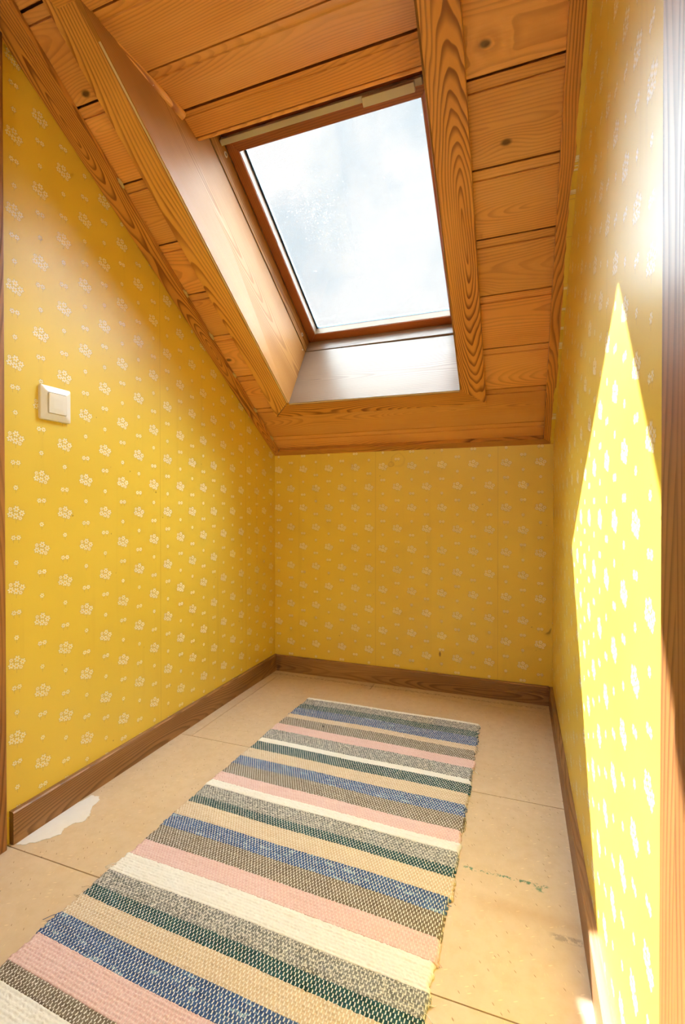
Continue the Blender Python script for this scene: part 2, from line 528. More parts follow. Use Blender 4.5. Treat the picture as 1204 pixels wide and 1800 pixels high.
def mesh_obj(name, verts, faces, mat, parent=None, Mx=None, smooth=False, bevel=0.0, segs=2):
    me = bpy.data.meshes.new(name)
    me.from_pydata([tuple(v) for v in verts], [], faces)
    bm = bmesh.new()
    bm.from_mesh(me)
    bmesh.ops.recalc_face_normals(bm, faces=bm.faces)
    if bevel > 0:
        bmesh.ops.bevel(bm, geom=list(bm.edges), offset=bevel, segments=segs, profile=0.6, affect='EDGES')
    bm.to_mesh(me)
    bm.free()
    if smooth:
        for p in me.polygons:
            p.use_smooth = True
    me.materials.append(mat)
    o = bpy.data.objects.new(name, me)
    if Mx is not None:
        o.matrix_world = Mx
    COL.objects.link(o)
    if parent is not None:
        mw = o.matrix_world.copy()
        o.parent = parent
        o.matrix_parent_inverse = Matrix.Identity(4)
        o.matrix_basis = parent.matrix_world.inverted() @ mw
    return o


def prism(name, poly, z0, z1, mat, parent=None, Mx=None, bevel=0.0, smooth=False):
    n = len(poly)
    v = [(x, y, z0) for x, y in poly] + [(x, y, z1) for x, y in poly]
    f = [tuple(range(n))[::-1], tuple(range(n, 2 * n))] + [(i, (i + 1) % n, n + (i + 1) % n, n + i) for i in range(n)]
    return mesh_obj(name, v, f, mat, parent, Mx, smooth, bevel)


def box(name, lo, hi, mat, parent=None, Mx=None, bevel=0.0):
    """Axis box; the mesh is centred so that local x runs along the longest axis is up to Mx."""
    (x0, y0, z0), (x1, y1, z1) = lo, hi
    return prism(name, [(x0, y0), (x1, y0), (x1, y1), (x0, y1)], z0, z1, mat, parent, Mx, bevel)


def axes(origin, ax, ay):
    ax, ay = Vector(ax).normalized(), Vector(ay).normalized()
    az = ax.cross(ay).normalized()
    ay = az.cross(ax)
    o = Vector(origin)
    return Matrix(((ax.x, ay.x, az.x, o.x), (ax.y, ay.y, az.y, o.y), (ax.z, ay.z, az.z, o.z), (0, 0, 0, 1)))


EX = Vector((1, 0, 0))
ES = Vector((0, -CA, SA))      # up the roof slope, towards the camera
EN = Vector((0, SA, CA))       # out through the roof


def W(x, s, n):
    return Vector((x, YB, ZK)) + Vector((0, 0, 0)) + ES * s + EN * n


def M_along_s(x, s, n):        # local x = up slope, y = world x, z = out through the roof
    return axes(W(x, s, n), ES, EX)


def M_along_x(x, s, n):        # local x = world x, y = down slope, z = out through the roof
    return axes(W(x, s, n), EX, -ES)


def slope_box_s(name, x0, x1, s0, s1, n0, n1, mat, parent=None, bevel=0.0):
    xm, sm, nm = (x0 + x1) / 2, (s0 + s1) / 2, (n0 + n1) / 2
    hx, hs, hn = (x1 - x0) / 2, (s1 - s0) / 2, (n1 - n0) / 2
    return box(name, (-hs, -hx, -hn), (hs, hx, hn), mat, parent, M_along_s(xm, sm, nm), bevel)


def slope_box_x(name, x0, x1, s0, s1, n0, n1, mat, parent=None, bevel=0.0):
    xm, sm, nm = (x0 + x1) / 2, (s0 + s1) / 2, (n0 + n1) / 2
    hx, hs, hn = (x1 - x0) / 2, (s1 - s0) / 2, (n1 - n0) / 2
    return box(name, (-hx, -hs, -hn), (hx, hs, hn), mat, parent, M_along_x(xm, sm, nm), bevel)


def slope_prism_s(name, pts, n0, n1, mat, parent=None, bevel=0.0):
    """pts = [(x, s)...] outline on the slope; grain runs up the slope."""
    xm = sum(p[0] for p in pts) / len(pts)
    sm = sum(p[1] for p in pts) / len(pts)
    nm = (n0 + n1) / 2
    return prism(name, [(s - sm, x - xm) for x, s in pts], n0 - nm, n1 - nm, mat, parent, M_along_s(xm, sm, nm), bevel)


def slope_prism_x(name, pts, n0, n1, mat, parent=None, bevel=0.0):
    xm = sum(p[0] for p in pts) / len(pts)
    sm = sum(p[1] for p in pts) / len(pts)
    nm = (n0 + n1) / 2
    return prism(name, [(x - xm, -(s - sm)) for x, s in pts], n0 - nm, n1 - nm, mat, parent, M_along_x(xm, sm, nm), bevel)


def hexa(name, P, mat, parent=None, Mx=None, bevel=0.0):
    """P = 8 world points: 4 of one face, then the matching 4; Mx gives the grain frame."""
    inv = Mx.inverted() if Mx is not None else Matrix.Identity(4)
    v = [inv @ Vector(p) for p in P]
    f = [(0, 1, 2, 3), (7, 6, 5, 4)] + [(i, (i + 1) % 4, 4 + (i + 1) % 4, 4 + i) for i in range(4)]
    return mesh_obj(name, v, f, mat, parent, Mx, False, bevel)


def roof_z(y):
    return ZK + (YB - y) * TN


random.seed(7)

# ------------------------------------------------------------------ walls
Y_ENTRY_L, Y_ENTRY_R = 0.62, 0.28
S_TOP = 2.10
TH = 0.05            # ceiling thickness allowance above the trim plane


def side_wall(name, x, sgn, y0, mat, label):
    pts = [(y0, 0.0), (YB + 0.06, 0.0), (YB + 0.06, roof_z(YB + 0.06) + 0.05), (y0, roof_z(y0) + 0.05)]
    v = [(x, y, z) for y, z in pts] + [(x + sgn * 0.06, y, z) for y, z in pts]
    f = [(0, 1, 2, 3), (7, 6, 5, 4)] + [(i, (i + 1) % 4, 4 + (i + 1) % 4, 4 + i) for i in range(4)]
    return tag(mesh_obj(name, v, f, mat), label, 'wall', 'structure')


wl = side_wall('wall_left', XL, -1, Y_ENTRY_L, M['paper_left'], 'yellow daisy wallpaper wall under the slope, with the light switch on it')
wr = side_wall('wall_right', XR, 1, Y_ENTRY_R, M['paper_right'], 'yellow daisy wallpaper wall on the right, with a bright patch of sunlight')
wb = tag(box('wall_back', (XL, YB, 0), (XR, YB + 0.06, ZK + 0.02), M['paper_back']), 'low yellow wallpapered knee wall below the skylight', 'wall', 'structure')

# ------------------------------------------------------------------ floor panels
floor = tag(box('floor', (-2.0, -1.8, -0.05), (1.4, YB + 0.06, -0.0165), M['roof']), 'beige chipboard floor laid in large sheets', 'floor', 'structure')
G = 0.0011
ys = [-1.8, -0.42, 0.170, 0.762, 1.350, 1.962, YB + 0.05]
for i in range(len(ys) - 1):
    cuts = [-2.0, -1.048, 1.4] if i >= 3 else [-2.0, -0.6, 1.4]
    if i == 5:
        cuts = [-2.0, -0.60, 1.4]
    elif i == 2:
        cuts = [-2.0, 1.4]
    elif i == 3:
        cuts = [-2.0, 1.4]
    for j in range(len(cuts) - 1):
        dz = random.uniform(-0.0004, 0.0)
        box('floor_panel', (cuts[j] + G, ys[i] + G, -0.016), (cuts[j + 1] - G, ys[i + 1] - G, dz), M['floor'], floor, None, 0.0007)

# white filler smeared along the left baseboard
def filler():
    rnd = random.Random(3)
    a = [(-1.086, 0.772), (-1.088, 0.80), (-1.088, 0.87), (-1.087, 0.94), (-1.082, 0.972), (-1.060, 0.978), (-1.045, 0.965), (-1.040, 0.935),
         (-1.018, 0.912), (-1.008, 0.890), (-1.026, 0.872), (-1.030, 0.850), (-1.022, 0.832), (-1.034, 0.812), (-1.052, 0.792), (-1.070, 0.776)]
    pts = []
    n = len(a)
    for i in range(n):
        p, q = a[i], a[(i + 1) % n]
        for k in range(4):
            t = k / 4
            edge = 0.0 if i < 3 else 0.0024
            pts.append((p[0] + (q[0] - p[0]) * t + rnd.uniform(-edge, edge), p[1] + (q[1] - p[1]) * t + rnd.uniform(-edge, edge)))
    o = prism('filler_patch', pts, 0.0, 0.0011, M['filler'], floor)
    o['label'] = 'rough white filler smear on the floor by the baseboard'


filler()

# ------------------------------------------------------------------ baseboards (one board per wall)
BH, BT = 0.0755, 0.014


def baseboard(name, p, q, inward, label, h=BH):
    p, q, inward = Vector(p), Vector(q), Vector(inward)
    L = (q - p).length
    ax = (q - p).normalized()
    Mx = axes((p + q) / 2, ax, Vector((0, 0, 1)))
    az = Mx.to_3x3().col[2]
    sg = 1 if az.dot(inward) > 0 else -1
    prof = [(0.0, 0.0), (0.0, h), (BT * 0.75, h), (BT, h - 0.003), (BT, 0.0)]
    v, f = [], []
    for e in (-L / 2, L / 2):
        v += [(e, y, sg * d) for d, y in prof]
    n = len(prof)
    f = [tuple(range(n)), tuple(range(n, 2 * n))[::-1]] + [(i, (i + 1) % n, n + (i + 1) % n, n + i) for i in range(n)]
    o = mesh_obj(name, v, f, M['base'], None, Mx)
    return tag(o, label, 'baseboard', 'structure')


baseboard('baseboard_left', (XL, 0.768, 0), (XL, YB, 0), (1, 0, 0), 'worn brown wooden baseboard along the left wallpapered wall', 0.075)
baseboard('baseboard_back', (XL + BT, YB, 0), (XR - BT, YB, 0), (0, -1, 0), 'brown wooden baseboard along the low knee wall', 0.074)
baseboard('baseboard_right', (XR, 0.446, 0), (XR, YB, 0), (-1, 0, 0), 'worn brown wooden baseboard along the sunlit right wall', 0.072)

# ------------------------------------------------------------------ door casings at the mouth of the nook
def upright(name, lo, hi, label):
    c = [(a + b) / 2 for a, b in zip(lo, hi)]
    h = [(b - a) / 2 for a, b in zip(lo, hi)]
    Mx = axes(c, (0, 0, 1), (0, 1, 0))       # local x up, y depth, z = -world x
    o = box(name, (-h[2], -h[1], -h[0]), (h[2], h[1], h[0]), M['casing'], None, Mx, 0.003)
    return tag(o, label, 'door casing', 'structure')


upright('trim_1', (XL, Y_ENTRY_L, 0), (XL + 0.018, 0.751, roof_z(0.76) + 0.0), 'narrow brown wooden casing strip at the left edge')
upright('trim_2', (XR - 0.018, 0.398, 0), (XR, 0.444, roof_z(0.45) + 0.0), 'vertical wooden casing board at the end of the sunlit wall')
upright('trim_3', (XR - 0.021, Y_ENTRY_R, 0), (XR, 0.394, roof_z(0.40)), 'dark wooden door jamb at the far right edge')
box('joint_shade_strip', (XR - 0.008, 0.3935, 0), (XR, 0.3985, roof_z(0.45) - 0.02), M['gasket'], bpy.data.objects['trim_3'])  # dark strip filling the open joint, gasket black standing in for its shade

# ------------------------------------------------------------------ sloping ceiling
OX0, OX1 = -0.888, -0.204       # skylight opening
OS0 = 0.334
NB = 0.018                      # face of the ceiling boards
ceiling = tag(slope_box_x('ceiling', XL - 0.06, XR + 0.06, -0.05, 0.262, NB + 0.014, NB + 0.03, M['roof']), 'sloping ceiling of varnished pine boards around the skylight', 'ceiling', 'structure')

joints = [0.0, 0.113, 0.298, 0.481, 0.677, 0.848, 1.018, 1.193, 1.370, 1.545, 1.720, 1.895, S_TOP + 0.06]


def ceiling_board(x0, x1, s0, s1):
    """Face, then a sunk lip at the upper edge, then a shadow gap to the next board."""
    lip, gap, dep = 0.024, 0.0050, 0.006
    sm, xm = (s0 + s1) / 2, (x0 + x1) / 2
    hx = (x1 - x0) / 2
    # profile in (s, n): n grows away from the room
    prof = [(s0 + gap * 0.5, 0.014), (s0 + gap * 0.5, 0.0012), (s0 + gap * 0.5 + 0.0012, 0.0), (s1 - lip - 0.0016, 0.0), (s1 - lip - 0.0004, 0.0055), (s1 - lip + 0.0016, 0.0055), (s1 - lip + 0.0022, dep * 0.3),
            (s1 - gap * 0.5, dep * 0.5), (s1 - gap * 0.5, 0.014)]
    n = len(prof)
    v = []
    for e in (-hx, hx):
        v += [(e, -(s - sm), nn) for s, nn in prof]
    f = [tuple(range(n)), tuple(range(n, 2 * n))[::-1]] + [(i, (i + 1) % n, n + (i + 1) % n, n + i) for i in range(n)]
    return mesh_obj('ceiling_board', v, f, M['panel'], ceiling, M_along_x(xm, sm, NB))


for i in range(len(joints) - 1):
    a, b = joints[i], joints[i + 1]
    if a >= 0.29 and b < 1.60:
        ceiling_board(XL - 0.02, OX0 - 0.013, a, b)
        ceiling_board(OX1 + 0.013, XR + 0.02, a, b)
    else:
        ceiling_board(XL - 0.02, XR + 0.02, a, b)

# boarding and roof above, leaving the skylight open
roof = tag(slope_box_x('roof', -2.1, 1.5, -0.4, OS0 - 0.014, 0.055, 0.40, M['roof']), 'roof structure above the boarded ceiling', 'roof', 'structure')
slope_box_x('roof_side', -2.1, OX0 - 0.013, OS0 - 0.014, 1.62, 0.034, 0.40, M['roof'], roof)
slope_box_x('roof_side', OX1 + 0.013, 1.5, OS0 - 0.014, 1.62, 0.034, 0.40, M['roof'], roof)
slope_box_x('roof_side', OX0 - 0.013, OX1 + 0.013, 1.205, 1.62, 0.262, 0.40, M['roof'], roof)
slope_box_x('roof_side', -2.1, 1.5, 1.62, 3.0, 0.034, 0.40, M['roof'], roof)

# trims on the slope
def skew(x, s, k):
    return x + k * (s - 0.3)


def trim_s(name, xa, xb, ka, kb, s_a0, s_b0, s1, n0, n1, label, mat='trim_wood'):
    pts = [(skew(xa, s_a0, ka), s_a0), (skew(xb, s_b0, kb), s_b0), (skew(xb, s1, kb), s1), (skew(xa, s1, ka), s1)]
    o = slope_prism_s(name, pts, n0, n1, M[mat], None, 0.0016)
    return tag(o, label, 'trim', 'structure')


trim_s('trim_4', -0.9765, -0.8985, 0.0205, 0.0190, 0.2605, 0.3325, 1.78, 0.0, NB, 'pine casing board up the left side of the skylight')
trim_s('trim_5', -0.2000, -0.1165, 0.0120, 0.0100, 0.326, 0.250, 1.95, -0.001, NB, 'boldly grained pine casing board up the right side of the skylight', 'trim_bold')
o = slope_prism_x('trim_6', [(-0.9765, 0.257), (-0.1165, 0.249), (-0.2000, 0.325), (-0.8985, 0.329)], 0.001, NB, M['trim_bold'], None, 0.0012)
tag(o, 'pine casing board along the lower edge of the skylight', 'trim', 'structure')
trim_s('trim_7', XL + 0.0005, -1.0655, 0.0, 0.029, 0.0, 0.03, 1.95, 0.0, NB, 'pine strip where the left wall meets the sloping ceiling', 'trim_bold')
trim_s('trim_8', 0.0850, XR - 0.0005, -0.002, 0.0, 0.034, 0.0, 2.0, 0.0, NB, 'pine strip where the right wall meets the sloping ceiling', 'trim_bold')
o = slope_prism_x('trim_9', [(XL + 0.0005, 0.0), (XR - 0.0005, 0.0), (0.0845, 0.034), (-1.065, 0.034)], 0.0, NB, M['trim_bold'], None, 0.0010)
tag(o, 'pine strip where the knee wall meets the sloping ceiling', 'trim', 'structure')

# torn wallpaper lapping on to the right strip
rp = random.Random(11)
vs, fs = [], []
N = 90
for i in range(N + 1):
    s = 0.004 + i / N * 1.42
    wd = 0.0105 + 0.002 * math.sin(s * 9) + rp.uniform(-0.0012, 0.0012)
    if 0.30 < s < 0.40 or 0.98 < s < 1.03:
        wd *= 0.62
    for (x, n) in ((XR, -0.0002), (XR - wd, -0.0002), (XR - wd, -0.0012), (XR, -0.0012)):
        p = W(x, s, n)
        vs.append(p)
for i in range(N):
    a, b = i * 4, i * 4 + 4
    for k in range(4):
        fs.append((a + k, a + (k + 1) % 4, b + (k + 1) % 4, b + k))
fs += [(0, 1, 2, 3), (N * 4 + 3, N * 4 + 2, N * 4 + 1, N * 4)]
o = mesh_obj('wallpaper_lap', vs, fs, M['paper_right'], wr)
o['label'] = 'ragged edge of wallpaper lapping on to the ceiling strip'

# tufts of insulation squeezed out behind the left strip
rt = random.Random(5)
for s in (0.118, 0.30, 0.50, 0.685, 0.86, 1.20, 1.58):
    bm = bmesh.new()
    bmesh.ops.create_icosphere(bm, subdivisions=2, radius=0.006)
    for v in bm.verts:
        v.co *= rt.uniform(0.6, 1.25)
        v.co.x *= 2.6
        v.co.z *= 0.7
    me = bpy.data.meshes.new('insulation_tuft')
    bm.to_mesh(me)
    bm.free()
    me.materials.append(M['foam'])
    o = bpy.data.objects.new('insulation_tuft', me)
    o.matrix_world = M_along_s(-1.0645 + 0.029 * (s - 0.3) + 0.001, s, 0.010)
    COL.objects.link(o)
    o.parent = ceiling
    o.matrix_parent_inverse = Matrix.Identity(4)
    o.matrix_basis = ceiling.matrix_world.inverted() @ o.matrix_world if False else ceiling.matrix_world.inverted() @ M_along_s(-1.0645 + 0.029 * (s - 0.3) + 0.001, s, 0.010)

# ------------------------------------------------------------------ skylight
win = empty('window_1', W((OX0 + OX1) / 2, 0.7, 0.0))
tag(win, 'wooden roof skylight in a deep pine-lined recess, cloudy sky behind', 'window', 'structure')
NL = 0.305                      # depth of the lining
S_HEAD = 1.20
# side and bottom linings; the lower edges follow the casing boards
for (x, sg, k, nm) in ((OX0, -1, 0.0190, 'left'), (OX1, 1, 0.0120, 'right')):
    P = []
    for xx, kk in ((x, 0.0), (x + sg * 0.011, 0.0)):
        P += [W(skew(xx, OS0 - 0.006, k), OS0 - 0.006, -0.0008), W(skew(xx, 1.62, k), 1.62, -0.0008), W(xx, 1.62, NL), W(xx, OS0 - 0.006, NL)]
    hexa('side_lining', P, M['lining'], win, axes(W(x, 0.9, 0.15), ES, EN), 0.0008)
P = []
for ss in (OS0, OS0 - 0.011):
    P += [W(OX0 + 0.001, ss, -0.0008), W(OX1 - 0.001, ss - 0.006, -0.0008), W(OX1 - 0.001, ss - 0.006, NL), W(OX0 + 0.001, ss, NL)]
hexa('bottom_lining', P, M['sill'], win, axes(W(-0.55, OS0, 0.15), EX, EN), 0.0008)

# pale bare edges of the lining boards, showing beside the casing boards
k = 0.0190
slope_prism_s('lining_edge', [(skew(OX0 - 0.0068, 0.338, k), 0.338), (skew(OX0 - 0.0020, 0.338, k), 0.338), (skew(OX0 - 0.0020, 1.46, k), 1.46), (skew(OX0 - 0.0068, 1.46, k), 1.46)],
              -0.0022, -0.0007, M['bare_edge'], win)
slope_prism_x('lining_edge', [(OX0 + 0.002, OS0 - 0.0020), (OX1 - 0.002, OS0 - 0.0080), (OX1 - 0.002, OS0 - 0.0120), (OX0 + 0.002, OS0 - 0.0060)], -0.0020, -0.0007, M['bare_edge'], win)
# fixed frame
NF = 0.378
slope_box_s('frame_jamb', OX0 - 0.03, OX0 + 0.0015, OS0 - 0.03, S_HEAD, NL + 0.006, NF, M['lining'], win, 0.0012)
slope_box_s('frame_jamb', OX1 - 0.0015, OX1 + 0.03, OS0 - 0.03, S_HEAD, NL + 0.006, NF, M['lining'], win, 0.0012)
slope_box_x('frame_sill', OX0 + 0.0015, OX1 - 0.0015, OS0 - 0.035, OS0 - 0.0005, NL + 0.006, NF - 0.010, M['sill'], win, 0.0012)
slope_box_x('frame_head', OX0 + 0.0015, OX1 - 0.0015, 1.162, 1.195, 0.30, NF, M['sash'], win, 0.0012)
slope_box_s('groove', OX0 - 0.012, OX0 - 0.002, OS0 - 0.01, S_HEAD, NL - 0.001, NL + 0.008, M['gasket'], win)
slope_box_s('groove', OX1 + 0.002, OX1 + 0.012, OS0 - 0.01, S_HEAD, NL - 0.001, NL + 0.008, M['gasket'], win)
# black gasket behind the sash
slope_box_x('gasket', OX0 - 0.02, OX1 + 0.02, OS0 - 0.04, OS0 - 0.010, NF - 0.012, NF + 0.004, M['gasket'], win)
slope_box_s('gasket', OX0 - 0.03, OX0 - 0.004, OS0 - 0.02, 1.18, NF, NF + 0.01, M['gasket'], win)
slope_box_s('gasket', OX1 + 0.004, OX1 + 0.03, OS0 - 0.02, 1.18, NF, NF + 0.01, M['gasket'], win)

# opening sash: mitred rails with a bevelled inner edge
SX0, SX1, SS0, SS1 = OX0 + 0.0035, OX1 - 0.0035, 0.318, 1.138
IX0, IX1, IS0, IS1 = -0.8475, -0.2600, 0.3625, 1.0780
N0, N1 = 0.376, 0.432


def sash_rail(pts, along):
    fn = slope_prism_s if along == 's' else slope_prism_x
    return fn('sash_rail', pts, N0, N1, M['sash'], win, 0.002)


sash_rail([(SX0, SS0), (IX0, IS0), (IX0, IS1), (SX0, SS1)], 's')
sash_rail([(SX1, SS0), (IX1, IS0), (IX1, IS1), (SX1, SS1)], 's')
sash_rail([(SX0, SS0), (SX1, SS0), (IX1, IS0), (IX0, IS0)], 'x')
sash_rail([(SX0, SS1), (SX1, SS1), (IX1, IS1), (IX0, IS1)], 'x')
# glazing beads inside the sash, lighter and sun bleached
NG = 0.412
slope_box_s('glazing_bead', IX0 - 0.001, IX0 + 0.0015, IS0, IS1, N0 + 0.004, NG, M['bead'], win)
slope_box_s('glazing_bead', IX1 - 0.0015, IX1 + 0.001, IS0, IS1, N0 + 0.004, NG, M['bead'], win)
slope_box_x('glazing_bead', IX0, IX1, IS0 - 0.001, IS0 + 0.0015, N0 + 0.004, NG, M['bead'], win)
slope_box_x('glazing_bead', IX0, IX1, IS1 - 0.0015, IS1 + 0.001, N0 + 0.004, NG, M['sash'], win)
# double glazing: two panes and the dark spacer between them
slope_box_s('glass_pane', IX0 - 0.004, IX1 + 0.004, IS0 - 0.004, IS1 + 0.004, NG, NG + 0.003, M['glass'], win)
slope_box_s('glass_pane', IX0 - 0.004, IX1 + 0.004, IS0 - 0.004, IS1 + 0.004, NG + 0.016, NG + 0.019, M['glass'], win)
for nn in (0.0032, 0.0075, 0.0118):
    slope_box_s('spacer_bar', IX0 - 0.003, IX0 + 0.0075, IS0, IS1, NG + nn, NG + nn + 0.0030, M['spacer'], win)
slope_box_s('spacer_bar', IX1 - 0.001, IX1 + 0.003, IS0, IS1, NG + 0.004, NG + 0.015, M['spacer'], win)
slope_box_x('spacer_bar', IX0, IX1, IS0 - 0.003, IS0 + 0.001, NG + 0.004, NG + 0.015, M['spacer'], win)
slope_box_x('spacer_bar', IX0, IX1, IS1 - 0.001, IS1 + 0.003, NG + 0.004, NG + 0.015, M['spacer'], win)
# raindrops on the outer pane
T = NT('rain_drop')
tr = T.n('BsdfTransparent')
tl = T.n('BsdfTranslucent')
tl.inputs[0].default_value = (0.95, 0.97, 1.0, 1)
mx = T.n('MixShader')
mx.inputs[0].default_value = 0.22
T.t.links.new(tr.outputs[0], mx.inputs[1])
T.t.links.new(tl.outputs[0], mx.inputs[2])
T.t.links.new(mx.outputs[0], T.out.inputs['Surface'])
rd = random.Random(21)
vs, fs = [], []
for _ in range(260):
    if rd.random() < 0.55:
        x, s_ = rd.gauss(-0.67, 0.06), rd.gauss(0.83, 0.07)
    else:
        x, s_ = rd.uniform(IX0 + 0.01, IX1 - 0.01), rd.uniform(IS0 + 0.01, IS1 - 0.01)
    if not (IX0 + 0.005 < x < IX1 - 0.005 and IS0 + 0.005 < s_ < IS1 - 0.005):
        continue
    r = rd.uniform(0.0004, 0.0010) if rd.random() < 0.9 else 0.0014
    b0 = len(vs)
    for k in range(8):
        a = 2 * math.pi * k / 8
        vs.append(W(x + r * math.cos(a), s_ + 1.25 * r * math.sin(a), NG + 0.0192))
    vs.append(W(x, s_, NG + 0.0192 + 0.6 * r))
    fs += [(b0 + k, b0 + (k + 1) % 8, b0 + 8) for k in range(8)]
o = mesh_obj('rain_drops', vs, fs, T.m, win, None, True)
o['kind'] = 'stuff'
# outer frame collar that keeps daylight out of the joints
slope_box_s('collar', OX0 - 0.14, OX0 + 0.004, OS0 - 0.14, 1.32, 0.400, 0.47, M['grey_metal'], win)
slope_box_s('collar', OX1 - 0.004, OX1 + 0.14, OS0 - 0.14, 1.32, 0.400, 0.47, M['grey_metal'], win)
slope_box_x('collar', OX0 + 0.004, OX1 - 0.004, OS0 - 0.14, SS0 + 0.003, 0.400, 0.47, M['grey_metal'], win)
slope_box_x('collar', OX0 + 0.004, OX1 - 0.004, SS1 - 0.003, 1.32, 0.380, 0.47, M['grey_metal'], win)

# ventilation flap and its handle bar under the head
M['flap'] = simple('flap_metal', (0.56, 0.58, 0.62), 0.4)
flap = slope_box_x('ventilation_flap', OX0 + 0.004, OX1 - 0.044, 1.112, 1.129, 0.352, 0.372, M['flap'], win, 0.0015)
flap['label'] = 'grey metal ventilation flap along the top of the sash'
hb = slope_box_x('flap_handle', -0.415, -0.268, 1.105, 1.128, 0.336, 0.353, M['flap'], flap, 0.002)
# plastic screw caps on the jamb
def disc(name, Mx, r, t, mat, parent, seg=20):
    v = [(r * math.cos(2 * math.pi * i / seg), r * math.sin(2 * math.pi * i / seg), 0) for i in range(seg)]
    v += [(0.85 * r * math.cos(2 * math.pi * i / seg), 0.85 * r * math.sin(2 * math.pi * i / seg), t) for i in range(seg)]
    f = [tuple(range(seg))[::-1], tuple(range(seg, 2 * seg))] + [(i, (i + 1) % seg, seg + (i + 1) % seg, seg + i) for i in range(seg)]
    return mesh_obj(name, v, f, mat, parent, Mx)


for s, n, r in ((1.086, 0.360, 0.0095), (0.3975, 0.343, 0.0085), (0.358, 0.292, 0.0035)):
    off = 0.0015 if n > NL else 0.0
    c = disc('screw_cap', axes(W(OX0 + off, s, n), ES, EN), r, 0.0015, M['cap'], win) if False else \
        disc('screw_cap', axes(W(OX0 + off, s, n), EN, ES), r, 0.0015, M['cap'], win)
    if r > 0.005:
        disc('cap_recess', axes(W(OX0 + off + 0.0015, s, n), EN, ES), r * 0.5, 0.0003, M['cap_dark'], c)

# ------------------------------------------------------------------ boarded soffit over the skylight
def sof(y):
    return 1.8444 + 0.0998 * (y - 0.815)


SD = Vector((0, 1, 0.0998)).normalized()
soff = tag(empty('trim_10', (-0.55, 0.9, 1.86)), 'boarded soffit of wide pine planks above the skylight', 'soffit', 'structure')


def soffit_board(x0, x1, y0, y1, lip=0.024):
    """Near edge dark gap, sunk lip, then the face."""
    L = (y1 - y0) / SD.y
    Mx = axes(((x0 + x1) / 2, y0, sof(y0)), EX, SD)      # local z points up
    hx = (x1 - x0) / 2
    g = 0.002
    prof = [(g, 0.016), (g, 0.0025), (lip - 0.001, 0.0028), (lip, 0.0012), (lip + 0.001, 0.0), (L - g - 0.0015, 0.0), (L - g, 0.0015), (L - g, 0.016)]
    n = len(prof)
    v = []
    for e in (-hx, hx):
        v += [(e, a, b) for a, b in prof]
    f = [tuple(range(n)), tuple(range(n, 2 * n))[::-1]] + [(i, (i + 1) % n, n + (i + 1) % n, n + i) for i in range(n)]
    return mesh_obj('soffit_board', v, f, M['panel'], soff, Mx)


soffit_board(-0.925, OX1 - 0.001, 0.640, 0.790)
soffit_board(-0.892, OX1 - 0.001, 0.792, 0.960)
soffit_board(OX0 + 0.001, OX1 - 0.001, 0.962, 1.100)
# last board tips down to a rounded nose over the ventilation flap
nose0, nose1 = Vector((0, 1.107, 1.8735)), Vector((0, 1.172, 1.8525))
dv = (nose1 - nose0)
Ln = dv.length
Mx = axes(((OX0 + OX1) / 2, nose0.y, nose0.z), EX, dv)
prof = [(0, 0.016), (0, 0.002), (0.012, 0.002), (0.0135, 0.0), (Ln - 0.003, 0.0), (Ln - 0.001, 0.0012), (Ln - 0.0002, 0.004), (Ln, 0.016)]
hx = (OX1 - OX0) / 2 - 0.001
n = len(prof)
v = []
for e in (-hx, hx):
    v += [(e, a, b) for a, b in prof]
f = [tuple(range(n)), tuple(range(n, 2 * n))[::-1]] + [(i, (i + 1) % n, n + (i + 1) % n, n + i) for i in range(n)]
mesh_obj('soffit_board', v, f, M['panel'], soff, Mx)
nz = prism('nosing', [(-hx, 0), (hx, 0), (hx, 0.010), (-hx, 0.010)], -0.001, 0.007, M['panel'], soff, axes(((OX0 + OX1) / 2, 1.174, 1.8535), EX, dv), 0.003)
# head lining between soffit and sash
hexa('head_lining', [W(OX0, 1.178, 0.240), W(OX1, 1.178, 0.240), W(OX1, 1.158, 0.38), W(OX0, 1.158, 0.38),
                     W(OX0, 1.196, 0.245), W(OX1, 1.196, 0.245), W(OX1, 1.175, 0.38), W(OX0, 1.175, 0.38)], M['sash'], win, M_along_x(-0.55, 1.17, 0.3))
# quarter-round bead in the corner of soffit and left lining
y0, y1 = 0.836, 1.108
Mb = axes((OX0, y0, sof(y0)), SD, EX)     # local z = SD x EX = down?
zdir = Mb.to_3x3().col[2]
sg = 1 if zdir.z < 0 else -1
R = 0.0165
arc = [(0, 0)] + [(R * math.cos(a), sg * R * math.sin(a)) for a in [math.pi / 2 * i / 7 for i in range(8)]]
LL = (y1 - y0) / SD.y
v = [(0.0, a, b) for a, b in arc] + [(LL, a, b) for a, b in arc]
n = len(arc)
f = [tuple(range(n)), tuple(range(n, 2 * n))[::-1]] + [(i, (i + 1) % n, n + (i + 1) % n, n + i) for i in range(n)]
bead = mesh_obj('corner_bead', v, f, M['trim_wood'], soff, Mb)
for t in (0.10, 0.55):
    disc('nail_head', axes(Vector((OX0 + R * 0.72, y0 + t * (y1 - y0), sof(y0 + t * (y1 - y0)) - R * 0.72)), Vector((0, 1, 0)), Vector((0.7, 0, 0.7))), 0.0012, 0.0004, M['cap'], bead, 8)

# ------------------------------------------------------------------ light switch
def rounded(hw, r, z, seg=5):
    pts = []
    for cx, cy, a0 in ((1, 1, 0), (-1, 1, 90), (-1, -1, 180), (1, -1, 270)):
        for i in range(seg + 1):
            a = math.radians(a0 + 90 * i / seg)
            pts.append((cx * (hw - r) + r * math.cos(a), cy * (hw - r) + r * math.sin(a), z))
    return pts


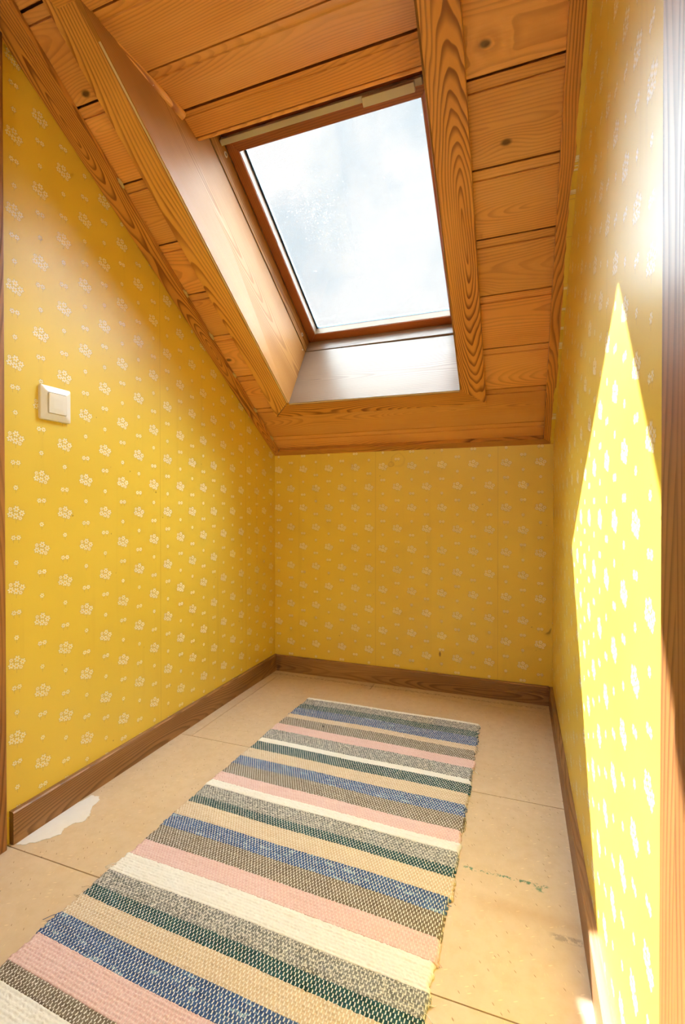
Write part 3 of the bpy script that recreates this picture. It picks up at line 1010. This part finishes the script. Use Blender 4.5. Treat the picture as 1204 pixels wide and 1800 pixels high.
def loft(name, loops, mat, parent, Mx, cap=True):
    v, f = [], []
    n = len(loops[0])
    for L in loops:
        v += L
    for k in range(len(loops) - 1):
        for i in range(n):
            f.append((k * n + i, k * n + (i + 1) % n, (k + 1) * n + (i + 1) % n, (k + 1) * n + i))
    f.append(tuple(range(n))[::-1])
    if cap:
        f.append(tuple((len(loops) - 1) * n + i for i in range(n)))
    return mesh_obj(name, v, f, mat, parent, Mx)


SWC = Vector((XL, 0.8868, 1.0362))
sw = empty('light_switch', SWC)
tag(sw, 'white square rocker light switch on the yellow left wall', 'light switch')
Msw = axes(SWC, (0, 1, 0), (0, 0, 1))          # local z = world +x
loft('cover_frame', [rounded(0.0425, 0.005, 0.0), rounded(0.0425, 0.005, 0.006), rounded(0.0412, 0.005, 0.0075), rounded(0.0275, 0.004, 0.0120),
                     rounded(0.0262, 0.004, 0.0120), rounded(0.0262, 0.004, 0.0070)], M['white_plastic'], sw, Msw)
loft('rocker', [rounded(0.0253, 0.0035, 0.0072), rounded(0.0253, 0.0035, 0.0135), rounded(0.0240, 0.0035, 0.0150), rounded(0.012, 0.003, 0.0158)], M['white_plastic'], sw,
     Msw @ Matrix.Rotation(math.radians(2.2), 4, 'X'))

# ------------------------------------------------------------------ rag rug
RX0, RX1 = -0.820, -0.131
bands = [('white', 1.769, 1.747), ('grey', 1.747, 1.698), ('teal', 1.698, 1.656), ('blue', 1.656, 1.594), ('beige', 1.594, 1.563), ('taupe', 1.563, 1.505),
         ('pink', 1.505, 1.455), ('grey', 1.455, 1.392), ('white', 1.392, 1.367), ('teal', 1.367, 1.320), ('beige', 1.320, 1.267), ('blue', 1.267, 1.218),
         ('taupe', 1.218, 1.163), ('pink', 1.163, 1.118), ('white', 1.118, 1.089), ('grey', 1.089, 1.038), ('teal', 1.038, 1.010), ('beige', 1.010, 0.954),
         ('blue', 0.954, 0.909), ('taupe', 0.909, 0.855), ('pink', 0.855, 0.807), ('white', 0.807, 0.753), ('grey', 0.753, 0.711), ('teal', 0.711, 0.683),
         ('beige', 0.683, 0.637), ('blue', 0.637, 0.590), ('pink', 0.590, 0.535), ('taupe', 0.535, 0.508), ('white', 0.508, 0.430)]
rug = tag(empty('rag_rug', (-0.475, 1.10, 0.0)), 'striped woven rag rug in pink, blue, grey and white on the floor', 'rug')


def rug_skew(x, y):
    """Rows sag a little and run uphill to the left, more so near the camera."""
    t = (RX1 - x) / (RX1 - RX0)
    k = 0.014 + 0.014 * min(1.0, max(0.0, (1.7 - y) / 0.8))
    return y + k * t + 0.004 * math.sin(t * math.pi) * math.sin(y * 9.0)


rg = np.random.default_rng(4)
wob_r = rg.uniform(-0.003, 0.003, 400)
wob_l = rg.uniform(-0.003, 0.003, 400)


def rug_band(kind, ya, yb, idx):
    nx = 300
    ny = max(4, int((ya - yb) / 0.0015))
    us = np.linspace(0, 1, nx)
    vs_ = np.linspace(ya, yb, ny + 1)
    U, V = np.meshgrid(us, vs_)
    rows = np.floor(V / WEFT).astype(int) % 400
    wide = np.clip((1.75 - V) / 1.0, 0, 1)
    band_off = 0.004 * math.sin(idx * 2.3)
    xl = -0.806 - 0.014 * np.clip((1.75 - V) / 0.6, 0, 1) + wob_l[rows] * 0.8 + 0.002 * math.sin(idx * 1.7)
    xr = -0.131 + 0.0055 * np.sin((1.75 - V) * 2.4) - 0.004 * (V < 0.95) + wob_r[rows] + band_off * 0.5
    X = xl + (xr - xl) * U
    # woven relief: weft ribs and warp floats
    fv = (V / WEFT) % 1.0
    rib = np.sqrt(np.clip(1 - (2 * fv - 1) ** 2, 0, 1))
    iu = np.floor(X / WARP)
    par = (iu + np.floor(V / WEFT)) % 2
    H = 0.0045 + 0.0016 * rib + 0.0006 * rg.standard_normal(X.shape)
    H += 0.0016 * np.sin(V * 14 + X * 5) * np.sin(X * 11 + 1) + 0.0016
    edge = np.minimum(U, 1 - U) * 0.69
    H *= np.clip(0.35 + edge / 0.008, 0, 1)
    if idx == 0:
        H *= np.clip(0.4 + (ya - V) / 0.01, 0, 1)
    t = (RX1 - X) / (RX1 - RX0)
    k = 0.014 + 0.014 * np.clip((1.7 - V) / 0.8, 0, 1)
    # frayed joints between the colours
    jag = np.zeros_like(V)
    Yw = V + k * t + 0.0035 * np.sin(t * math.pi * 1.0) * np.sin(V * 9.0) + jag
    co = np.stack([X, Yw, H], -1).reshape(-1, 3)
    base = co.copy()
    n = co.shape[0]
    c = nx
    I = np.arange(ny)[:, None] * c + np.arange(nx - 1)[None, :]
    quads = np.stack([I, I + c, I + c + 1, I + 1], -1).reshape(-1, 4)
    # skirt down to the floor
    loop = np.concatenate([np.arange(nx), np.arange(1, ny + 1) * c + nx - 1, ny * c + np.arange(nx - 2, -1, -1), np.arange(ny - 1, 0, -1) * c])
    sk = co[loop].copy()
    sk[:, 2] = 0.0006
    allv = np.concatenate([co, sk])
    m = len(loop)
    a = loop
    b = np.roll(loop, -1)
    ja = n + np.arange(m)
    jb = n + (np.arange(m) + 1) % m
    skq = np.stack([a, b, jb, ja], -1)
    Q = np.concatenate([quads, skq]).astype(np.int32)
    ctr = np.array(rug.location)
    allv = allv - ctr
    me = bpy.data.meshes.new('woven_band')
    me.vertices.add(len(allv))
    me.vertices.foreach_set('co', allv.astype(np.float32).ravel())
    me.loops.add(Q.size)
    me.loops.foreach_set('vertex_index', Q.ravel())
    me.polygons.add(len(Q))
    me.polygons.foreach_set('loop_start', np.arange(len(Q), dtype=np.int32) * 4)
    me.polygons.foreach_set('loop_total', np.full(len(Q), 4, dtype=np.int32))
    uvs = np.concatenate([np.stack([X, V], -1).reshape(-1, 2), np.stack([X, V], -1).reshape(-1, 2)[loop]]) + 3.0
    ul = me.uv_layers.new(name='UVMap')
    ul.data.foreach_set('uv', uvs[Q.ravel()].astype(np.float32).ravel())
    me.update(calc_edges=True)
    me.validate()
    me.polygons.foreach_set('use_smooth', np.ones(len(me.polygons), dtype=bool))
    me.materials.append(RAG[kind])
    o = bpy.data.objects.new('woven_band', me)
    COL.objects.link(o)
    o.parent = rug
    o['label'] = {'white': 'off-white', 'grey': 'mottled grey', 'teal': 'dark teal', 'beige': 'beige', 'blue': 'navy blue denim', 'taupe': 'grey-brown', 'pink': 'pale pink'}[kind] + ' band of the rug'
    return o


for i, (k, a, b) in enumerate(bands):
    rug_band(k, a, b, i)


def thread(pts, r, mat, parent, name='loose_thread'):
    pts = [Vector(p) for p in pts]
    v, f = [], []
    for i, p in enumerate(pts):
        d = (pts[min(i + 1, len(pts) - 1)] - pts[max(i - 1, 0)]).normalized()
        a = d.cross(Vector((0, 0, 1)))
        a = a.normalized() if a.length > 1e-4 else Vector((1, 0, 0))
        b = d.cross(a).normalized()
        for k in range(5):
            t = 2 * math.pi * k / 5
            v.append(p + (a * math.cos(t) + b * math.sin(t)) * r)
    for i in range(len(pts) - 1):
        for k in range(5):
            f.append((i * 5 + k, i * 5 + (k + 1) % 5, i * 5 + 5 + (k + 1) % 5, i * 5 + 5 + k))
    f += [tuple(range(5))[::-1], tuple(len(v) - 5 + k for k in range(5))]
    return mesh_obj(name, v, f, mat, parent, None, True)


rth = random.Random(8)
for (x, y, kind, n) in ((-0.128, 1.46, 'white', 1), (-0.131, 1.00, 'beige', 4), (-0.130, 1.30, 'beige', 3), (-0.133, 0.735, 'white', 3), (-0.131, 1.57, 'taupe', 2), (-0.135, 0.925, 'blue', 3),
                        (-0.822, 0.69, 'beige', 4), (-0.824, 0.77, 'white', 3), (-0.823, 0.62, 'blue', 2), (-0.815, 1.0, 'beige', 3), (-0.133, 0.82, 'pink', 2)):
    sg = 1 if x > -0.4 else -1
    for _ in range(n):
        yy = y + rth.uniform(-0.015, 0.015) + (0.028 if sg < 0 else 0)
        L = rth.uniform(0.008, 0.022)
        dy = rth.uniform(-0.8, 0.8)
        pts = []
        for i in range(6):
            t = i / 5
            pts.append((x - sg * 0.004 + sg * L * t, yy + dy * L * t * t + 0.002 * math.sin(t * 5), 0.0045 * (1 - t) + 0.0012))
        thread(pts, 0.0005, RAG[kind], rug)
# a burnt speck on the far taupe band
bm = bmesh.new()
bmesh.ops.create_icosphere(bm, subdivisions=2, radius=0.004)
for v in bm.verts:
    v.co.z *= 0.5
    v.co *= rth.uniform(0.7, 1.2)
me = bpy.data.meshes.new('dark_speck')
bm.to_mesh(me)
bm.free()
me.materials.append(M['gasket'])
o = bpy.data.objects.new('dark_speck', me)
COL.objects.link(o)
o.location = (-0.647 + 0.475, 1.553 - 1.10, 0.0085)
o.parent = rug

# ------------------------------------------------------------------ the room behind the camera
tag(box('wall_entry_left', (-2.0, Y_ENTRY_L - 0.06, 0), (XL - 0.06, Y_ENTRY_L, 2.3), M['plain_wall']), 'plain wall left of the nook, outside the picture', 'wall', 'structure')
tag(box('wall_entry_right', (XR + 0.06, Y_ENTRY_R - 0.06, 0), (1.4, Y_ENTRY_R, 2.3), M['plain_wall']), 'plain wall right of the nook, outside the picture', 'wall', 'structure')
tag(box('wall_side_left', (-2.06, -1.8, 0), (-2.0, Y_ENTRY_L, 2.3), M['plain_wall']), 'plain wall of the outer room on the left', 'wall', 'structure')
tag(box('wall_side_right', (1.4, -1.8, 0), (1.46, Y_ENTRY_R, 2.3), M['plain_wall']), 'plain wall of the outer room on the right', 'wall', 'structure')
tag(box('wall_front', (-2.06, -1.86, 0), (1.46, -1.8, 2.3), M['plain_wall']), 'plain wall behind the camera', 'wall', 'structure')
tag(box('ceiling_flat', (-2.06, -1.86, 2.28), (1.46, 0.30, 2.34), M['plain_ceiling']), 'flat white ceiling of the outer room', 'ceiling', 'structure')

lamp = tag(empty('added_fill_lamp', (-0.5, -0.9, 2.28)), 'added round fill lamp, unseen behind the camera', 'lamp')  # unseen lamp added in the outer room as warm fill light
prof = [(0.05, 0.0), (0.17, -0.012), (0.185, -0.03), (0.17, -0.06), (0.11, -0.085), (0.0001, -0.095)]
SEG = 28
v, f = [], []
for r, z in prof:
    v += [(r * math.cos(2 * math.pi * i / SEG) - 0.5, r * math.sin(2 * math.pi * i / SEG) - 0.9, 2.28 + z - 0.012) for i in range(SEG)]
for k in range(len(prof) - 1):
    for i in range(SEG):
        f.append((k * SEG + i, k * SEG + (i + 1) % SEG, (k + 1) * SEG + (i + 1) % SEG, (k + 1) * SEG + i))
T = NT('fill_lamp_glow')
em = T.n('Emission')
em.inputs['Color'].default_value = (1.0, 0.80, 0.56, 1)
em.inputs['Strength'].default_value = FILL_LAMP_POWER
T.t.links.new(em.outputs[0], T.out.inputs['Surface'])
mesh_obj('fill_lamp_shade', v, f, T.m, lamp, None, True)
v = [(0.12 * math.cos(2 * math.pi * i / SEG) - 0.5, 0.12 * math.sin(2 * math.pi * i / SEG) - 0.9, z) for z in (2.2685, 2.28) for i in range(SEG)]
f = [tuple(range(SEG))[::-1], tuple(range(SEG, 2 * SEG))] + [(i, (i + 1) % SEG, SEG + (i + 1) % SEG, SEG + i) for i in range(SEG)]
mesh_obj('fill_lamp_plate', v, f, M['white_plastic'], lamp)
